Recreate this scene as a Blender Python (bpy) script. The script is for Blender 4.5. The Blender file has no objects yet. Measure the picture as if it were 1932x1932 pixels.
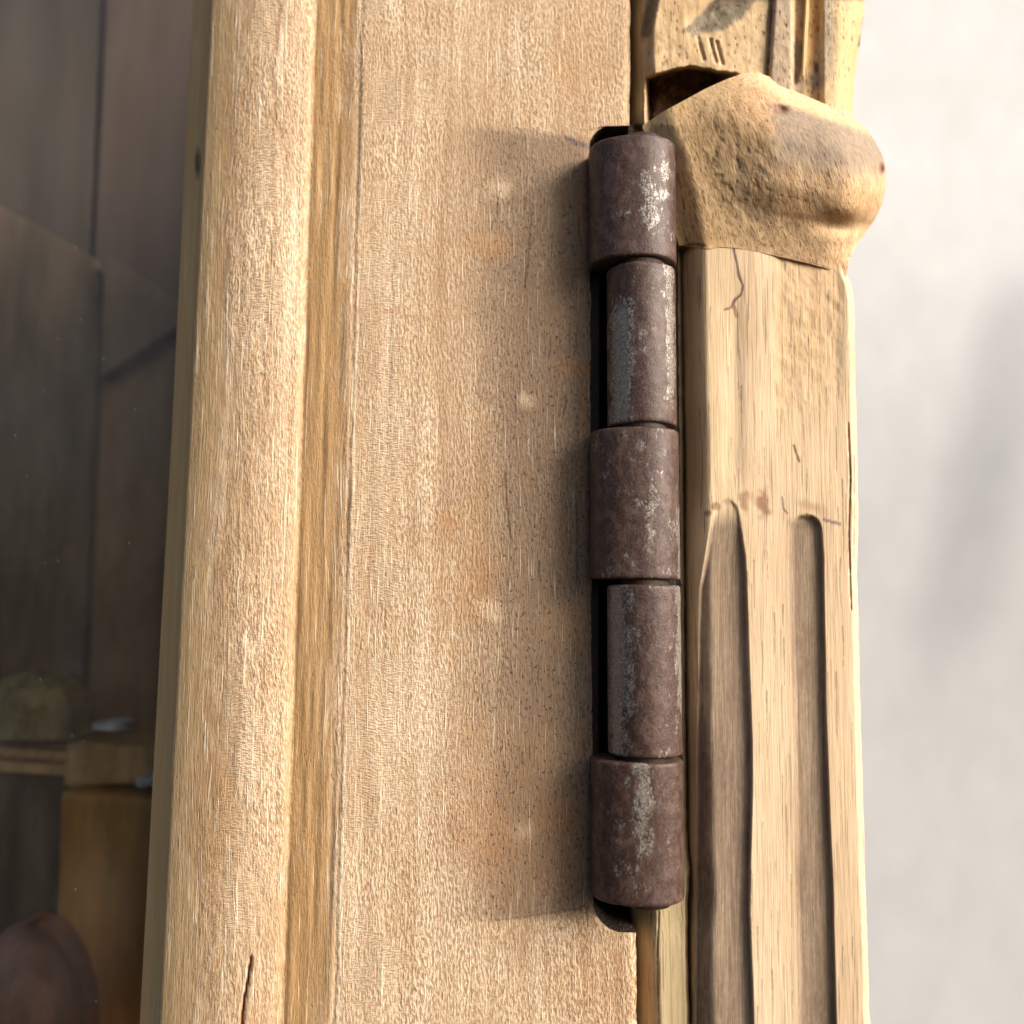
import bpy, math
import numpy as np
from mathutils import Vector, Matrix

# ------------------------------------------------------------------ camera, light
scene = bpy.context.scene
F = 966.0 / math.tan(math.radians(27.5))          # focal length in units of the layout grid (1932 wide)
DIST = F * 0.0685e-3                              # metres from the lens to the face of the door (0.127 m)
CAM = np.array([0.0, -DIST, 0.0])
zc = np.array([210.0, 19600.0, -F]); zc /= np.linalg.norm(zc)      # world up, seen from the camera
yc = np.array([0.0, 0.0, -1.0]); yc = yc - yc.dot(zc) * zc; yc /= np.linalg.norm(yc)
xc = np.cross(yc, zc)
RM = np.array([xc, yc, zc])                       # camera -> world

cam_d = bpy.data.cameras.new('camera')
cam = bpy.data.objects.new('camera', cam_d)
scene.collection.objects.link(cam)
cam_d.sensor_fit = 'HORIZONTAL'
cam_d.sensor_width = 36.0
cam_d.angle = math.radians(55.0)
cam_d.clip_start = 0.002
cam_d.clip_end = 50.0
cam_d.dof.use_dof = True
cam_d.dof.focus_distance = 0.125
cam_d.dof.aperture_fstop = 12.0
cam.matrix_world = Matrix.Translation(Vector(CAM)) @ Matrix(RM.tolist()).to_4x4()
scene.camera = cam
scene.render.resolution_x = 1024
scene.render.resolution_y = 1024

SUN_EL, SUN_AZ = math.radians(24.0), math.radians(59.0)            # azimuth to the right of the camera's back
SUN_DIR = Vector((math.cos(SUN_EL) * math.sin(SUN_AZ), -math.cos(SUN_EL) * math.cos(SUN_AZ), math.sin(SUN_EL)))
world = bpy.data.worlds.new('World')
scene.world = world
world.use_nodes = True
wn = world.node_tree
sky = wn.nodes.new('ShaderNodeTexSky')
sky.sky_type = 'NISHITA'
sky.sun_disc = False
sky.sun_elevation = SUN_EL
sky.sun_rotation = math.pi - SUN_AZ
sky.dust_density = 6.0
sky.air_density = 0.8
sky.ozone_density = 0.6
bg = wn.nodes['Background']
bg.inputs['Strength'].default_value = 0.115
wn.links.new(sky.outputs['Color'], bg.inputs['Color'])

sun_d = bpy.data.lights.new('sun', 'SUN')
sun_d.energy = 3.3
sun_d.angle = math.radians(30.0)
sun_d.color = (1.0, 0.955, 0.9)
sun = bpy.data.objects.new('sun', sun_d)
scene.collection.objects.link(sun)
sun.rotation_euler = SUN_DIR.to_track_quat('Z', 'Y').to_euler()

scene.view_settings.view_transform = 'Standard'
scene.view_settings.look = 'None'
scene.view_settings.gamma = 1.0
scene.view_settings.exposure = 0.50

# ------------------------------------------------------------------ helpers
MM = 0.001


def P(px, py, dep):
    """world point(s) on the sight line of a layout position, at a depth in mm behind the door face"""
    px, py, dep = np.broadcast_arrays(np.asarray(px, float), np.asarray(py, float), np.asarray(dep, float))
    d = np.stack([(px - 966.0) / F, (966.0 - py) / F, -np.ones_like(px)], -1) @ RM.T
    t = (dep * MM + DIST) / d[..., 1]
    return CAM + d * t[..., None]


def _hash(i, j, seed):
    n = (i.astype(np.int64) * 374761393 + j.astype(np.int64) * 668265263 + seed * 974711) & 0x7fffffff
    n = ((n ^ (n >> 13)) * 1274126177) & 0x7fffffff
    n = (n ^ (n >> 16)) & 0xffff
    return n / 65535.0


def vnoise(x, y, seed=0):
    x, y = np.broadcast_arrays(np.asarray(x, float), np.asarray(y, float))
    i, j = np.floor(x), np.floor(y)
    fx, fy = x - i, y - j
    fx = fx * fx * (3 - 2 * fx)
    fy = fy * fy * (3 - 2 * fy)
    a = _hash(i, j, seed); b = _hash(i + 1, j, seed)
    c = _hash(i, j + 1, seed); d = _hash(i + 1, j + 1, seed)
    return (a * (1 - fx) + b * fx) * (1 - fy) + (c * (1 - fx) + d * fx) * fy


def fbm(x, y, seed=0, octs=4):
    s, a, t = 0.0, 0.5, 0.0
    for k in range(octs):
        s = s + a * vnoise(x * 2 ** k, y * 2 ** k, seed + 17 * k)
        t += a
        a *= 0.5
    return s / t


def sstep(a, b, x):
    t = np.clip((np.asarray(x, float) - a) / (b - a), 0, 1)
    return t * t * (3 - 2 * t)


def lerp_pts(pts, x):
    pts = np.array(pts, float)
    return np.interp(x, pts[:, 0], pts[:, 1])


def line_dist(px, py, pts):
    """distance to a polyline, and the fraction along it"""
    best = np.full(px.shape, 1e9)
    frac = np.zeros(px.shape)
    n = len(pts) - 1
    for k in range(n):
        ax, ay = pts[k]; bx, by = pts[k + 1]
        L = (bx - ax) ** 2 + (by - ay) ** 2
        t = np.clip(((px - ax) * (bx - ax) + (py - ay) * (by - ay)) / L, 0, 1)
        d = np.hypot(px - ax - t * (bx - ax), py - ay - t * (by - ay))
        m = d < best
        best = np.where(m, d, best)
        frac = np.where(m, (k + t) / n, frac)
    return best, frac


class Stain:
    """layers of stain colour (rgb) with cover (a) over a set of layout positions"""
    def __init__(self, px, py):
        self.px, self.py = px, py
        self.c = np.zeros(px.shape + (4,))

    def add(self, mask, col):
        m = np.clip(mask, 0, 1)
        a0 = self.c[..., 3]
        a = m + a0 * (1 - m)
        for k in range(3):
            self.c[..., k] = np.where(a > 1e-6, (col[k] * m + self.c[..., k] * a0 * (1 - m)) / np.maximum(a, 1e-6), col[k])
        self.c[..., 3] = a
        return self

    def blob(self, cx, cy, rx, ry, col, amt=1.0, soft=0.8, ang=0.0, rough=0.5, scale=0.03, seed=1):
        ca, sa = math.cos(math.radians(ang)), math.sin(math.radians(ang))
        dx, dy = self.px - cx, self.py - cy
        u = (dx * ca + dy * sa) / rx
        v = (-dx * sa + dy * ca) / ry
        r = np.hypot(u, v) + rough * (fbm(self.px * scale, self.py * scale, seed, 4) - 0.5) * 2
        return self.add(amt * (1 - sstep(1 - soft, 1 + 0.15, r)), col)

    def line(self, pts, w, col, amt=1.0, taper=False, broken=0.0, seed=3):
        d, f = line_dist(self.px, self.py, pts)
        ww = w * ((1 - 0.8 * f) if taper else 1.0)
        ww = ww * (0.75 + 0.5 * vnoise(f * 23, f * 0, seed))
        m = amt * (1 - sstep(ww * 0.45, ww * 1.1, d))
        if broken:
            m = m * sstep(broken - 0.2, broken + 0.2, fbm(self.px * 0.12, self.py * 0.12, seed, 2))
        return self.add(m, col)


def grid_mesh(name, pos, mat=None, parent=None, stain=None, wear=None, grain=None, back=None, close=True, smooth=True, fuzz=None, wall=None):
    """rows x cols world points -> one mesh; back (metres) closes it into a solid with depth"""
    R, C = pos.shape[:2]
    verts = pos.reshape(-1, 3)
    idx = np.arange(R * C).reshape(R, C)
    quads = np.stack([idx[:-1, :-1], idx[1:, :-1], idx[1:, 1:], idx[:-1, 1:]], -1).reshape(-1, 4)
    extra_src = None
    if back is not None:
        loop = np.concatenate([idx[0, :-1], idx[:-1, -1], idx[-1, :0:-1], idx[:0:-1, 0]])
        bv = verts[loop].copy()
        bv[:, 1] = back
        n0 = len(verts)
        verts = np.concatenate([verts, verts[loop], bv])
        m = len(loop)
        a = n0 + np.arange(m)
        b = n0 + m + np.arange(m)
        side = np.stack([a, np.roll(a, -1), np.roll(b, -1), b], -1)
        quads = np.concatenate([quads, side])
        extra_src = np.concatenate([loop, loop])
    me = bpy.data.meshes.new(name)
    me.vertices.add(len(verts))
    me.vertices.foreach_set('co', verts.astype(np.float32).ravel())
    me.loops.add(quads.size)
    me.loops.foreach_set('vertex_index', quads.astype(np.int32).ravel())
    me.polygons.add(len(quads))
    me.polygons.foreach_set('loop_start', np.arange(0, quads.size, 4, dtype=np.int32))
    me.polygons.foreach_set('loop_total', np.full(len(quads), 4, np.int32))
    me.polygons.foreach_set('use_smooth', np.full(len(quads), smooth, bool))
    me.update(calc_edges=True)

    def ext(a):
        a = a.reshape(R * C, -1)
        return a if extra_src is None else np.concatenate([a, a[extra_src]])
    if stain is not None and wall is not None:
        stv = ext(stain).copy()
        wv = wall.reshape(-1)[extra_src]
        stv[-len(extra_src):][wv] = (0.012, 0.008, 0.006, 1.7)  # notch walls blackened in colour to stand in for deep shade
        at = me.attributes.new('stain', 'FLOAT_COLOR', 'POINT')
        at.data.foreach_set('color', stv.astype(np.float32).ravel())
    elif stain is not None:
        at = me.attributes.new('stain', 'FLOAT_COLOR', 'POINT')
        at.data.foreach_set('color', ext(stain).astype(np.float32).ravel())
    if wear is not None:
        at = me.attributes.new('wear', 'FLOAT', 'POINT')
        at.data.foreach_set('value', ext(wear).astype(np.float32).ravel())
    if fuzz is not None:
        at = me.attributes.new('fuzzmap', 'FLOAT_COLOR', 'POINT')
        at.data.foreach_set('color', ext(fuzz).astype(np.float32).ravel())
    g = pos * 1000.0 if grain is None else grain
    at = me.attributes.new('grain', 'FLOAT_VECTOR', 'POINT')
    gg = ext(np.ascontiguousarray(g))
    if extra_src is not None:
        gg = gg.copy()
        gg[-len(extra_src) // 2:, 1] += (verts[-len(extra_src) // 2:, 1] - verts[-len(extra_src):-len(extra_src) // 2, 1]) * 1000
    at.data.foreach_set('vector', gg.astype(np.float32).ravel())
    o = bpy.data.objects.new(name, me)
    scene.collection.objects.link(o)
    if mat:
        me.materials.append(mat)
    if parent:
        o.parent = parent
        o.matrix_parent_inverse = parent.matrix_world.inverted()
    return o


def poly_mesh(name, verts, faces, mat, parent=None, bevel=0.0, smooth=False):
    me = bpy.data.meshes.new(name)
    me.from_pydata([tuple(v) for v in verts], [], faces)
    me.validate()
    import bmesh
    bm = bmesh.new()
    bm.from_mesh(me)
    bmesh.ops.recalc_face_normals(bm, faces=bm.faces)
    if bevel:
        bmesh.ops.bevel(bm, geom=list(bm.edges), offset=bevel, segments=2, affect='EDGES', profile=0.6)
    bm.to_mesh(me)
    bm.free()
    if smooth:
        me.polygons.foreach_set('use_smooth', np.full(len(me.polygons), True))
    at = me.attributes.new('grain', 'FLOAT_VECTOR', 'POINT')
    co = np.zeros(len(me.vertices) * 3, np.float32)
    me.vertices.foreach_get('co', co)
    at.data.foreach_set('vector', (co * 1000).ravel())
    o = bpy.data.objects.new(name, me)
    scene.collection.objects.link(o)
    me.materials.append(mat)
    if parent:
        o.parent = parent
        o.matrix_parent_inverse = parent.matrix_world.inverted()
    return o


def slab(name, outline, dep, thick, mat, parent=None, bevel=0.0):
    """a board of even thickness: outline in layout positions laid at one depth, thickness in mm going back"""
    fr = [P(x, y, dep) for x, y in outline]
    bk = [p + np.array([0, thick * MM, 0]) for p in fr]
    n = len(fr)
    faces = [list(range(n)), list(range(2 * n - 1, n - 1, -1))]
    faces += [[i, (i + 1) % n, n + (i + 1) % n, n + i] for i in range(n)]
    return poly_mesh(name, fr + bk, faces, mat, parent, bevel)


def thing(name, label, cat, loc, group=None):
    o = bpy.data.objects.new(name, None)
    o.empty_display_size = 0.01
    scene.collection.objects.link(o)
    o.location = loc
    bpy.context.view_layer.update()
    o['label'] = label
    o['category'] = cat
    if group:
        o['group'] = group
    return o


def tag(o, label, cat, group=None):
    o['label'] = label
    o['category'] = cat
    if group:
        o['group'] = group
    return o


# ------------------------------------------------------------------ materials
class NT:
    def __init__(self, name):
        self.m = bpy.data.materials.new(name)
        self.m.use_nodes = True
        self.t = self.m.node_tree
        self.b = self.t.nodes['Principled BSDF']
        self.out = self.t.nodes['Material Output']

    def n(self, kind, **kw):
        o = self.t.nodes.new('ShaderNode' + kind)
        for k, v in kw.items():
            setattr(o, k, v)
        return o

    def l(self, a, b):
        self.t.links.new(a, b)

    def val(self, sock, v):
        if hasattr(v, 'is_linked') or isinstance(v, bpy.types.NodeSocket):
            self.l(v, sock)
        else:
            sock.default_value = v

    def attr(self, name):
        return self.n('Attribute', attribute_name=name)

    def mapped(self, vec, scale, loc=(0, 0, 0), rot=(0, 0, 0)):
        mp = self.n('Mapping')
        mp.inputs['Scale'].default_value = scale
        mp.inputs['Location'].default_value = loc
        mp.inputs['Rotation'].default_value = rot
        self.l(vec, mp.inputs['Vector'])
        return mp.outputs['Vector']

    def noise(self, vec, scale=1.0, detail=3.0, rough=0.55, dist=0.0):
        o = self.n('TexNoise')
        o.inputs['Scale'].default_value = scale
        o.inputs['Detail'].default_value = detail
        o.inputs['Roughness'].default_value = rough
        o.inputs['Distortion'].default_value = dist
        self.l(vec, o.inputs['Vector'])
        return o.outputs['Fac']

    def ramp(self, fac, a, b, lo=0.0, hi=1.0):
        o = self.n('MapRange', clamp=True)
        o.interpolation_type = 'SMOOTHSTEP'
        o.inputs['From Min'].default_value = a
        o.inputs['From Max'].default_value = b
        o.inputs['To Min'].default_value = lo
        o.inputs['To Max'].default_value = hi
        self.l(fac, o.inputs['Value'])
        return o.outputs['Result']

    def math(self, op, a, b=0.0):
        o = self.n('Math', operation=op)
        self.val(o.inputs[0], a)
        self.val(o.inputs[1], b)
        return o.outputs[0]

    def mix(self, fac, a, b, blend='MIX'):
        o = self.n('Mix', data_type='RGBA', blend_type=blend)
        self.val(o.inputs['Factor'], fac)
        for s, v in ((o.inputs[6], a), (o.inputs[7], b)):
            if isinstance(v, (tuple, list)):
                s.default_value = tuple(v)[:3] + (1.0,)
            else:
                self.l(v, s)
        return o.outputs[2]

    def bump(self, h, strength, dist_mm, prev=None):
        o = self.n('Bump')
        o.inputs['Strength'].default_value = strength
        o.inputs['Distance'].default_value = dist_mm * MM
        self.l(h, o.inputs['Height'])
        if prev is not None:
            self.l(prev, o.inputs['Normal'])
        return o.outputs['Normal']


def wood(name, tan, pale, dark, fleck=(4.2, 1.3), fleck_cut=(0.44, 0.62), fleck_amt=0.75, pore=(5.0, 0.35), pore_cut=(0.66, 0.74),
         pore_amt=0.6, stripe=(0.55, 0.012), stripe_amt=0.35, bump_f=0.35, bump_p=0.3, rough=0.72, pit=0.0, fleck_rot=0.0, spec=0.25, warp=0.0, fmap=False):
    t = NT(name)
    g = t.attr('grain').outputs['Vector']
    if warp:
        wv = t.n('TexNoise')
        wv.inputs['Scale'].default_value = 0.12
        t.l(t.mapped(g, (1, 1, 0.25)), wv.inputs['Vector'])
        add = t.n('VectorMath', operation='MULTIPLY_ADD')
        t.l(wv.outputs['Color'], add.inputs[0])
        add.inputs[1].default_value = (warp, 0, warp * 1.2)
        t.l(g, add.inputs[2])
        g = add.outputs[0]
    fl = t.noise(t.mapped(g, (fleck[0], fleck[0], fleck[1]), rot=(0, fleck_rot, 0)), 1.0, 2.5, 0.6)
    fib = t.noise(t.mapped(g, (9.0, 9.0, 0.35), (3, 1, 7)), 1.0, 2.0, 0.6)
    st = t.noise(t.mapped(g, (stripe[0], stripe[0], stripe[1]), (11, 5, 2)), 1.0, 4.0, 0.6)
    po = t.noise(t.mapped(g, (pore[0], pore[0], pore[1]), (31, 2, 9)), 1.0, 1.0, 0.5)
    cl = t.noise(t.mapped(g, (0.09, 0.09, 0.05), (1, 8, 4)), 1.0, 3.0, 0.55)
    flm = t.ramp(fl, *fleck_cut)
    pat = t.noise(t.mapped(g, (0.16, 0.16, 0.07), (7, 2, 3)), 1.0, 4.0, 0.6)
    flm = t.math('MULTIPLY', flm, t.ramp(pat, 0.32, 0.62, 0.35, 1.0))
    h_fl = fl
    lines = None
    if fmap:
        fm = t.n('SeparateColor')
        t.l(t.attr('fuzzmap').outputs['Color'], fm.inputs[0])
        fuzz, rip, speck = fm.outputs[0], fm.outputs[1], fm.outputs[2]
        rn = t.noise(t.mapped(g, (1.3, 1.3, 5.2), (4, 4, 4)), 1.0, 2.0, 0.6)
        rm = t.ramp(rn, 0.42, 0.60)
        mx = t.n('Mix', data_type='FLOAT')
        t.l(t.math('MULTIPLY', rip, 0.75), mx.inputs['Factor']); t.l(flm, mx.inputs[2]); t.l(rm, mx.inputs[3])
        flm = t.math('MULTIPLY', mx.outputs[0], fuzz)
        mh = t.n('Mix', data_type='FLOAT')
        t.l(t.math('MULTIPLY', rip, 0.8), mh.inputs['Factor']); t.l(fl, mh.inputs[2]); t.l(rn, mh.inputs[3])
        h_fl = t.math('MULTIPLY', mh.outputs[0], t.ramp(fuzz, 0.0, 1.0, 0.25, 1.25))
        ln = t.noise(t.mapped(g, (3.4, 3.4, 0.10), (2, 9, 3)), 1.0, 2.0, 0.6)
        lines = t.ramp(ln, 0.60, 0.70)
        spn = t.noise(t.mapped(g, (3.0, 3.0, 1.5), (9, 9, 2), (0, 0.35, 0)), 1.0, 1.0, 0.5)
        spk = t.math('MULTIPLY', t.ramp(spn, 0.62, 0.68), speck)
    pm = t.ramp(po, *pore_cut)
    pm = t.math('MULTIPLY', pm, t.ramp(cl, 0.35, 0.6, 0.35, 1.0))
    c = t.mix(t.math('MULTIPLY', flm, fleck_amt), tan, pale)
    c = t.mix(t.ramp(fib, 0.35, 0.7, 0.0, 0.35), c, pale)
    c = t.mix(t.ramp(st, 0.45, 0.72, 0.0, stripe_amt), c, dark)
    c = t.mix(t.ramp(st, 0.45, 0.28, 0.0, stripe_amt), c, pale)
    c = t.mix(t.ramp(cl, 0.35, 0.7, 0.0, 0.3), c, tuple(0.5 * (a + b) for a, b in zip(tan, dark)))
    if lines is not None:
        c = t.mix(t.math('MULTIPLY', lines, 0.7), c, pale)
    s = t.attr('stain')
    brk = t.ramp(t.noise(t.mapped(g, (2.2, 2.2, 0.8), (5, 5, 1)), 1.0, 4.0, 0.65), 0.25, 0.6, 0.78, 1.0)
    sa = t.math('MULTIPLY', s.outputs['Alpha'], brk)
    sc = t.mix(t.math('MULTIPLY', t.math('MULTIPLY', flm, 0.14), t.ramp(s.outputs['Alpha'], 1.0, 1.3, 1.0, 0.0)), s.outputs['Color'], pale)
    c = t.mix(sa, c, sc)
    c = t.mix(t.math('MULTIPLY', pm, pore_amt), c, tuple(x * 0.42 for x in dark))
    if fmap:
        c = t.mix(t.math('MULTIPLY', lines, 0.35), c, pale)
        c = t.mix(t.math('MULTIPLY', spk, 0.75), c, (0.09, 0.05, 0.03))
    pits = None
    if pit:
        vo = t.n('TexVoronoi', feature='F1')
        vo.inputs['Randomness'].default_value = 1.0
        t.l(t.mapped(g, (1.25, 1.25, 0.7), (2, 2, 2)), vo.inputs['Vector'])
        vo.inputs['Scale'].default_value = 1.0
        pits = t.ramp(vo.outputs['Distance'], 0.13, 0.26, 1.0, 0.0)
        pits = t.math('MULTIPLY', pits, t.ramp(t.noise(t.mapped(g, (0.25, 0.25, 0.2)), 1.0, 2.0), 0.48, 0.6))
        c = t.mix(t.math('MULTIPLY', pits, pit), c, tuple(x * 0.3 for x in dark))
    t.l(c, t.b.inputs['Base Color'])
    t.b.inputs['Roughness'].default_value = rough
    t.b.inputs['Specular IOR Level'].default_value = spec
    h = t.math('ADD', h_fl, t.math('MULTIPLY', fib, 0.4))
    h = t.math('SUBTRACT', h, t.math('MULTIPLY', pm, bump_p))
    if fmap:
        h = t.math('ADD', h, t.math('SUBTRACT', t.math('MULTIPLY', lines, 0.25), t.math('MULTIPLY', spk, 0.4)))
    if pits is not None:
        h = t.math('SUBTRACT', h, t.math('MULTIPLY', pits, 0.8))
    t.l(t.bump(h, bump_f, 0.5), t.b.inputs['Normal'])
    return t.m


def iron(name):
    t = NT(name)
    g = t.attr('grain').outputs['Vector']
    w = t.attr('wear').outputs['Fac']
    n1 = t.noise(t.mapped(g, (1.6, 1.6, 1.1)), 1.0, 6.0, 0.72)
    n2 = t.noise(t.mapped(g, (4.5, 4.5, 3.6), (5, 3, 1)), 1.0, 3.0, 0.65)
    n3 = t.noise(t.mapped(g, (0.35, 0.35, 0.25), (9, 1, 1)), 1.0, 3.0, 0.6)
    rust = t.mix(t.ramp(n3, 0.35, 0.65), (0.036, 0.014, 0.009), (0.050, 0.024, 0.017))
    n4 = t.noise(t.mapped(g, (0.9, 0.9, 0.55), (2, 6, 8)), 1.0, 5.0, 0.7)
    rust = t.mix(t.ramp(n4, 0.46, 0.60, 0.0, 0.75), rust, (0.112, 0.068, 0.056))
    rust = t.mix(t.ramp(n2, 0.44, 0.70, 0.0, 0.45), rust, (0.150, 0.100, 0.082))
    rust = t.mix(t.ramp(n1, 0.56, 0.68, 0.0, 0.6), rust, (0.085, 0.024, 0.012))
    a = t.math('ADD', t.math('MULTIPLY', n1, 0.6), t.math('MULTIPLY', n2, 0.4))
    a = t.math('ADD', a, t.math('MULTIPLY', t.math('SUBTRACT', w, 0.42), 0.28))
    nb = t.noise(t.mapped(g, (0.55, 0.55, 0.34), (4, 2, 6)), 1.0, 4.0, 0.68)
    blot = t.ramp(t.math('ADD', nb, t.math('MULTIPLY', t.math('SUBTRACT', w, 0.42), 0.45)), 0.50, 0.62)
    grn = t.ramp(t.math('ADD', t.math('MULTIPLY', n1, 0.5), t.math('MULTIPLY', n2, 0.5)), 0.42, 0.58)
    m = t.math('MULTIPLY', blot, t.math('MAXIMUM', grn, t.ramp(w, 0.75, 1.0, 0.0, 0.8)))
    worn = t.mix(t.ramp(n2, 0.3, 0.7), (0.20, 0.182, 0.152), (0.44, 0.42, 0.385))
    c = t.mix(t.math('MULTIPLY', m, 0.85), rust, worn)
    t.l(c, t.b.inputs['Base Color'])
    t.l(t.ramp(m, 0.0, 1.0, 0.52, 0.42), t.b.inputs['Roughness'])
    t.l(t.ramp(m, 0.0, 1.0, 0.05, 0.35), t.b.inputs['Metallic'])
    h = t.math('ADD', t.math('MULTIPLY', n2, 0.6), t.math('ADD', t.math('MULTIPLY', n1, 0.6), t.math('MULTIPLY', m, -0.22)))
    t.l(t.bump(h, 0.27, 0.35), t.b.inputs['Normal'])
    return t.m


def plain(name, col, rough=0.7, var=0.3, scale=0.6, stretch=0.15, bump=0.15, metallic=0.0):
    t = NT(name)
    g = t.attr('grain').outputs['Vector']
    n = t.noise(t.mapped(g, (scale, scale, scale * stretch)), 1.0, 5.0, 0.65)
    c = t.mix(t.ramp(n, 0.3, 0.7), tuple(x * (1 - var) for x in col), tuple(min(1, x * (1 + var)) for x in col))
    t.l(c, t.b.inputs['Base Color'])
    t.b.inputs['Roughness'].default_value = rough
    t.b.inputs['Metallic'].default_value = metallic
    t.l(t.bump(n, bump, 1.0), t.b.inputs['Normal'])
    return t.m


def glass_mat():
    t = NT('glass')
    g = t.attr('grain').outputs['Vector']
    tr = t.n('BsdfTransparent')
    tr.inputs['Color'].default_value = (0.93, 0.94, 0.92, 1)
    gl = t.n('BsdfGlossy')
    gl.inputs['Roughness'].default_value = 0.03
    gl.inputs['Color'].default_value = (0.55, 0.48, 0.42, 1)
    fr = t.n('Fresnel')
    fr.inputs['IOR'].default_value = 1.5
    wav = t.noise(t.mapped(g, (0.05, 0.05, 0.02)), 1.0, 2.0)
    nb = t.bump(wav, 0.12, 0.8)
    t.l(nb, gl.inputs['Normal'])
    m1 = t.n('MixShader')
    t.l(fr.outputs[0], m1.inputs[0])
    t.l(tr.outputs[0], m1.inputs[1])
    t.l(gl.outputs[0], m1.inputs[2])
    df = t.n('BsdfDiffuse')
    df.inputs['Color'].default_value = (0.6, 0.6, 0.6, 1)
    vo = t.n('TexVoronoi', feature='F1')
    t.l(t.mapped(g, (0.62, 0.62, 0.62)), vo.inputs['Vector'])
    vo.inputs['Scale'].default_value = 1.0
    sp = t.ramp(vo.outputs['Distance'], 0.05, 0.085, 1.0, 0.0)
    sel = t.n('SeparateColor')
    t.l(vo.outputs['Color'], sel.inputs[0])
    sp = t.math('MULTIPLY', sp, t.ramp(sel.outputs[0], 0.6, 0.8))
    film = t.ramp(t.noise(t.mapped(g, (0.12, 0.12, 0.05), (3, 3, 8)), 1.0, 5.0, 0.6), 0.35, 0.75, 0.003, 0.022)
    fine = t.ramp(t.noise(t.mapped(g, (5.0, 5.0, 5.0)), 1.0, 2.0, 0.6), 0.58, 0.8, 0.0, 0.05)
    m2 = t.n('MixShader')
    t.l(t.math('ADD', t.math('ADD', t.math('MULTIPLY', sp, 0.16), film), fine), m2.inputs[0])
    t.l(m1.outputs[0], m2.inputs[1])
    t.l(df.outputs[0], m2.inputs[2])
    t.l(m2.outputs[0], t.out.inputs['Surface'])
    return t.m


def sheet_mat():
    t = NT('white_cotton')
    g = t.attr('grain').outputs['Vector']
    n = t.noise(t.mapped(g, (0.10, 0.10, 0.055), rot=(0, 0.7, 0)), 1.0, 6.0, 0.68)
    wv = t.noise(t.mapped(g, (0.5, 0.5, 0.5)), 1.0, 3.0, 0.6)
    c = t.mix(t.ramp(n, 0.3, 0.7), (0.65, 0.66, 0.67), (0.70, 0.71, 0.72))
    t.l(c, t.b.inputs['Base Color'])
    t.b.inputs['Roughness'].default_value = 0.9
    t.b.inputs['Specular IOR Level'].default_value = 0.1
    t.l(t.bump(wv, 0.12, 0.5), t.b.inputs['Normal'])
    return t.m


M_DOOR = wood('door_wood', (0.44, 0.272, 0.140), (0.90, 0.745, 0.55), (0.32, 0.18, 0.088), fleck=(3.0, 1.3), fleck_cut=(0.42, 0.58),
              fleck_amt=0.85, pore=(4.6, 0.9), pore_cut=(0.66, 0.76), pore_amt=0.5, bump_f=0.62, stripe_amt=0.42, fleck_rot=0.4, warp=2.4, fmap=True)
M_POST = wood('post_wood', (0.66, 0.48, 0.30), (0.84, 0.68, 0.47), (0.40, 0.25, 0.13), fleck=(4.2, 0.14), fleck_cut=(0.36, 0.62),
              fleck_amt=0.5, pore=(6.5, 0.10), pore_cut=(0.62, 0.66), pore_amt=0.6, bump_f=0.16, bump_p=0.5, stripe_amt=0.35)
M_CARVED = wood('carved_wood', (0.56, 0.36, 0.19), (0.78, 0.57, 0.35), (0.36, 0.19, 0.085), fleck=(2.6, 0.8), fleck_cut=(0.38, 0.66),
                fleck_amt=0.75, pore=(4.2, 0.75), pore_cut=(0.61, 0.69), pore_amt=0.7, bump_f=0.22, bump_p=0.6, stripe_amt=0.45, pit=0.15, fleck_rot=0.5, warp=2.0)
M_CHIPPED = wood('chipped_wood', (0.58, 0.40, 0.22), (0.80, 0.61, 0.37), (0.36, 0.21, 0.10), fleck=(1.2, 0.7), fleck_cut=(0.38, 0.66),
                 fleck_amt=0.7, pore=(2.6, 0.6), pore_cut=(0.64, 0.72), pore_amt=0.6, bump_f=0.28, bump_p=0.7, stripe_amt=0.35, pit=0.6)
M_IRON = iron('rusty_iron')
M_LEAF = plain('dark_rusty_leaf', (0.030, 0.014, 0.009), 0.7, 0.5, 1.2, 0.6, 0.2)
M_GLASS = glass_mat()
M_SHEET = sheet_mat()

# ------------------------------------------------------------------ setting: the white sheet behind the post
Y0 = 190.0
gy, gx = np.mgrid[-500:2500:170j, 1000:2500:110j]
pd = np.full(gx.shape, Y0)
pos = P(gx, gy, pd)
shade_turn = 0.17 * sstep(250, 1050, gy + 0.25 * (gx - 1700))                 # lower sheet turned away in shape to imitate a soft cast shadow
dz = -shade_turn * (gx - 1640) * 0.171
ed = 1932 - 0.22 * (gy - 470)
shade_fold = -3.2 * sstep(-90, 90, gx - ed) * sstep(430, 620, gy) * (1 - sstep(850, 1500, gy))  # fold shaped to stand in for the edge of a cast shadow
wr = 1.2 * (fbm(gx * 0.006 + gy * 0.004, gy * 0.009, 5, 4) - 0.5) * (1 - 0.7 * sstep(400, 900, gy))
pos[..., 1] += (dz + shade_fold + wr) * MM
sheet = grid_mesh('white_sheet', pos, M_SHEET)
sm = sheet.modifiers.new('thickness', 'SOLIDIFY')
sm.thickness = 0.0008
sm.offset = -1
tag(sheet, 'plain white sheet hanging out of focus behind the carved post', 'sheet')

# ------------------------------------------------------------------ cabinet interior behind the glass
cabinet = thing('cabinet', 'stripped pale wooden cabinet with glazed door, rusty barrel hinge and carved corner post', 'cabinet', tuple(P(1000, 2100, 20)))


def part(name, loc, label=None):
    o = bpy.data.objects.new(name, None)
    o.empty_display_size = 0.01
    scene.collection.objects.link(o)
    o.parent = cabinet
    o.matrix_parent_inverse = cabinet.matrix_basis.inverted()
    o.location = loc
    bpy.context.view_layer.update()
    if label:
        o['label'] = label
    return o


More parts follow.
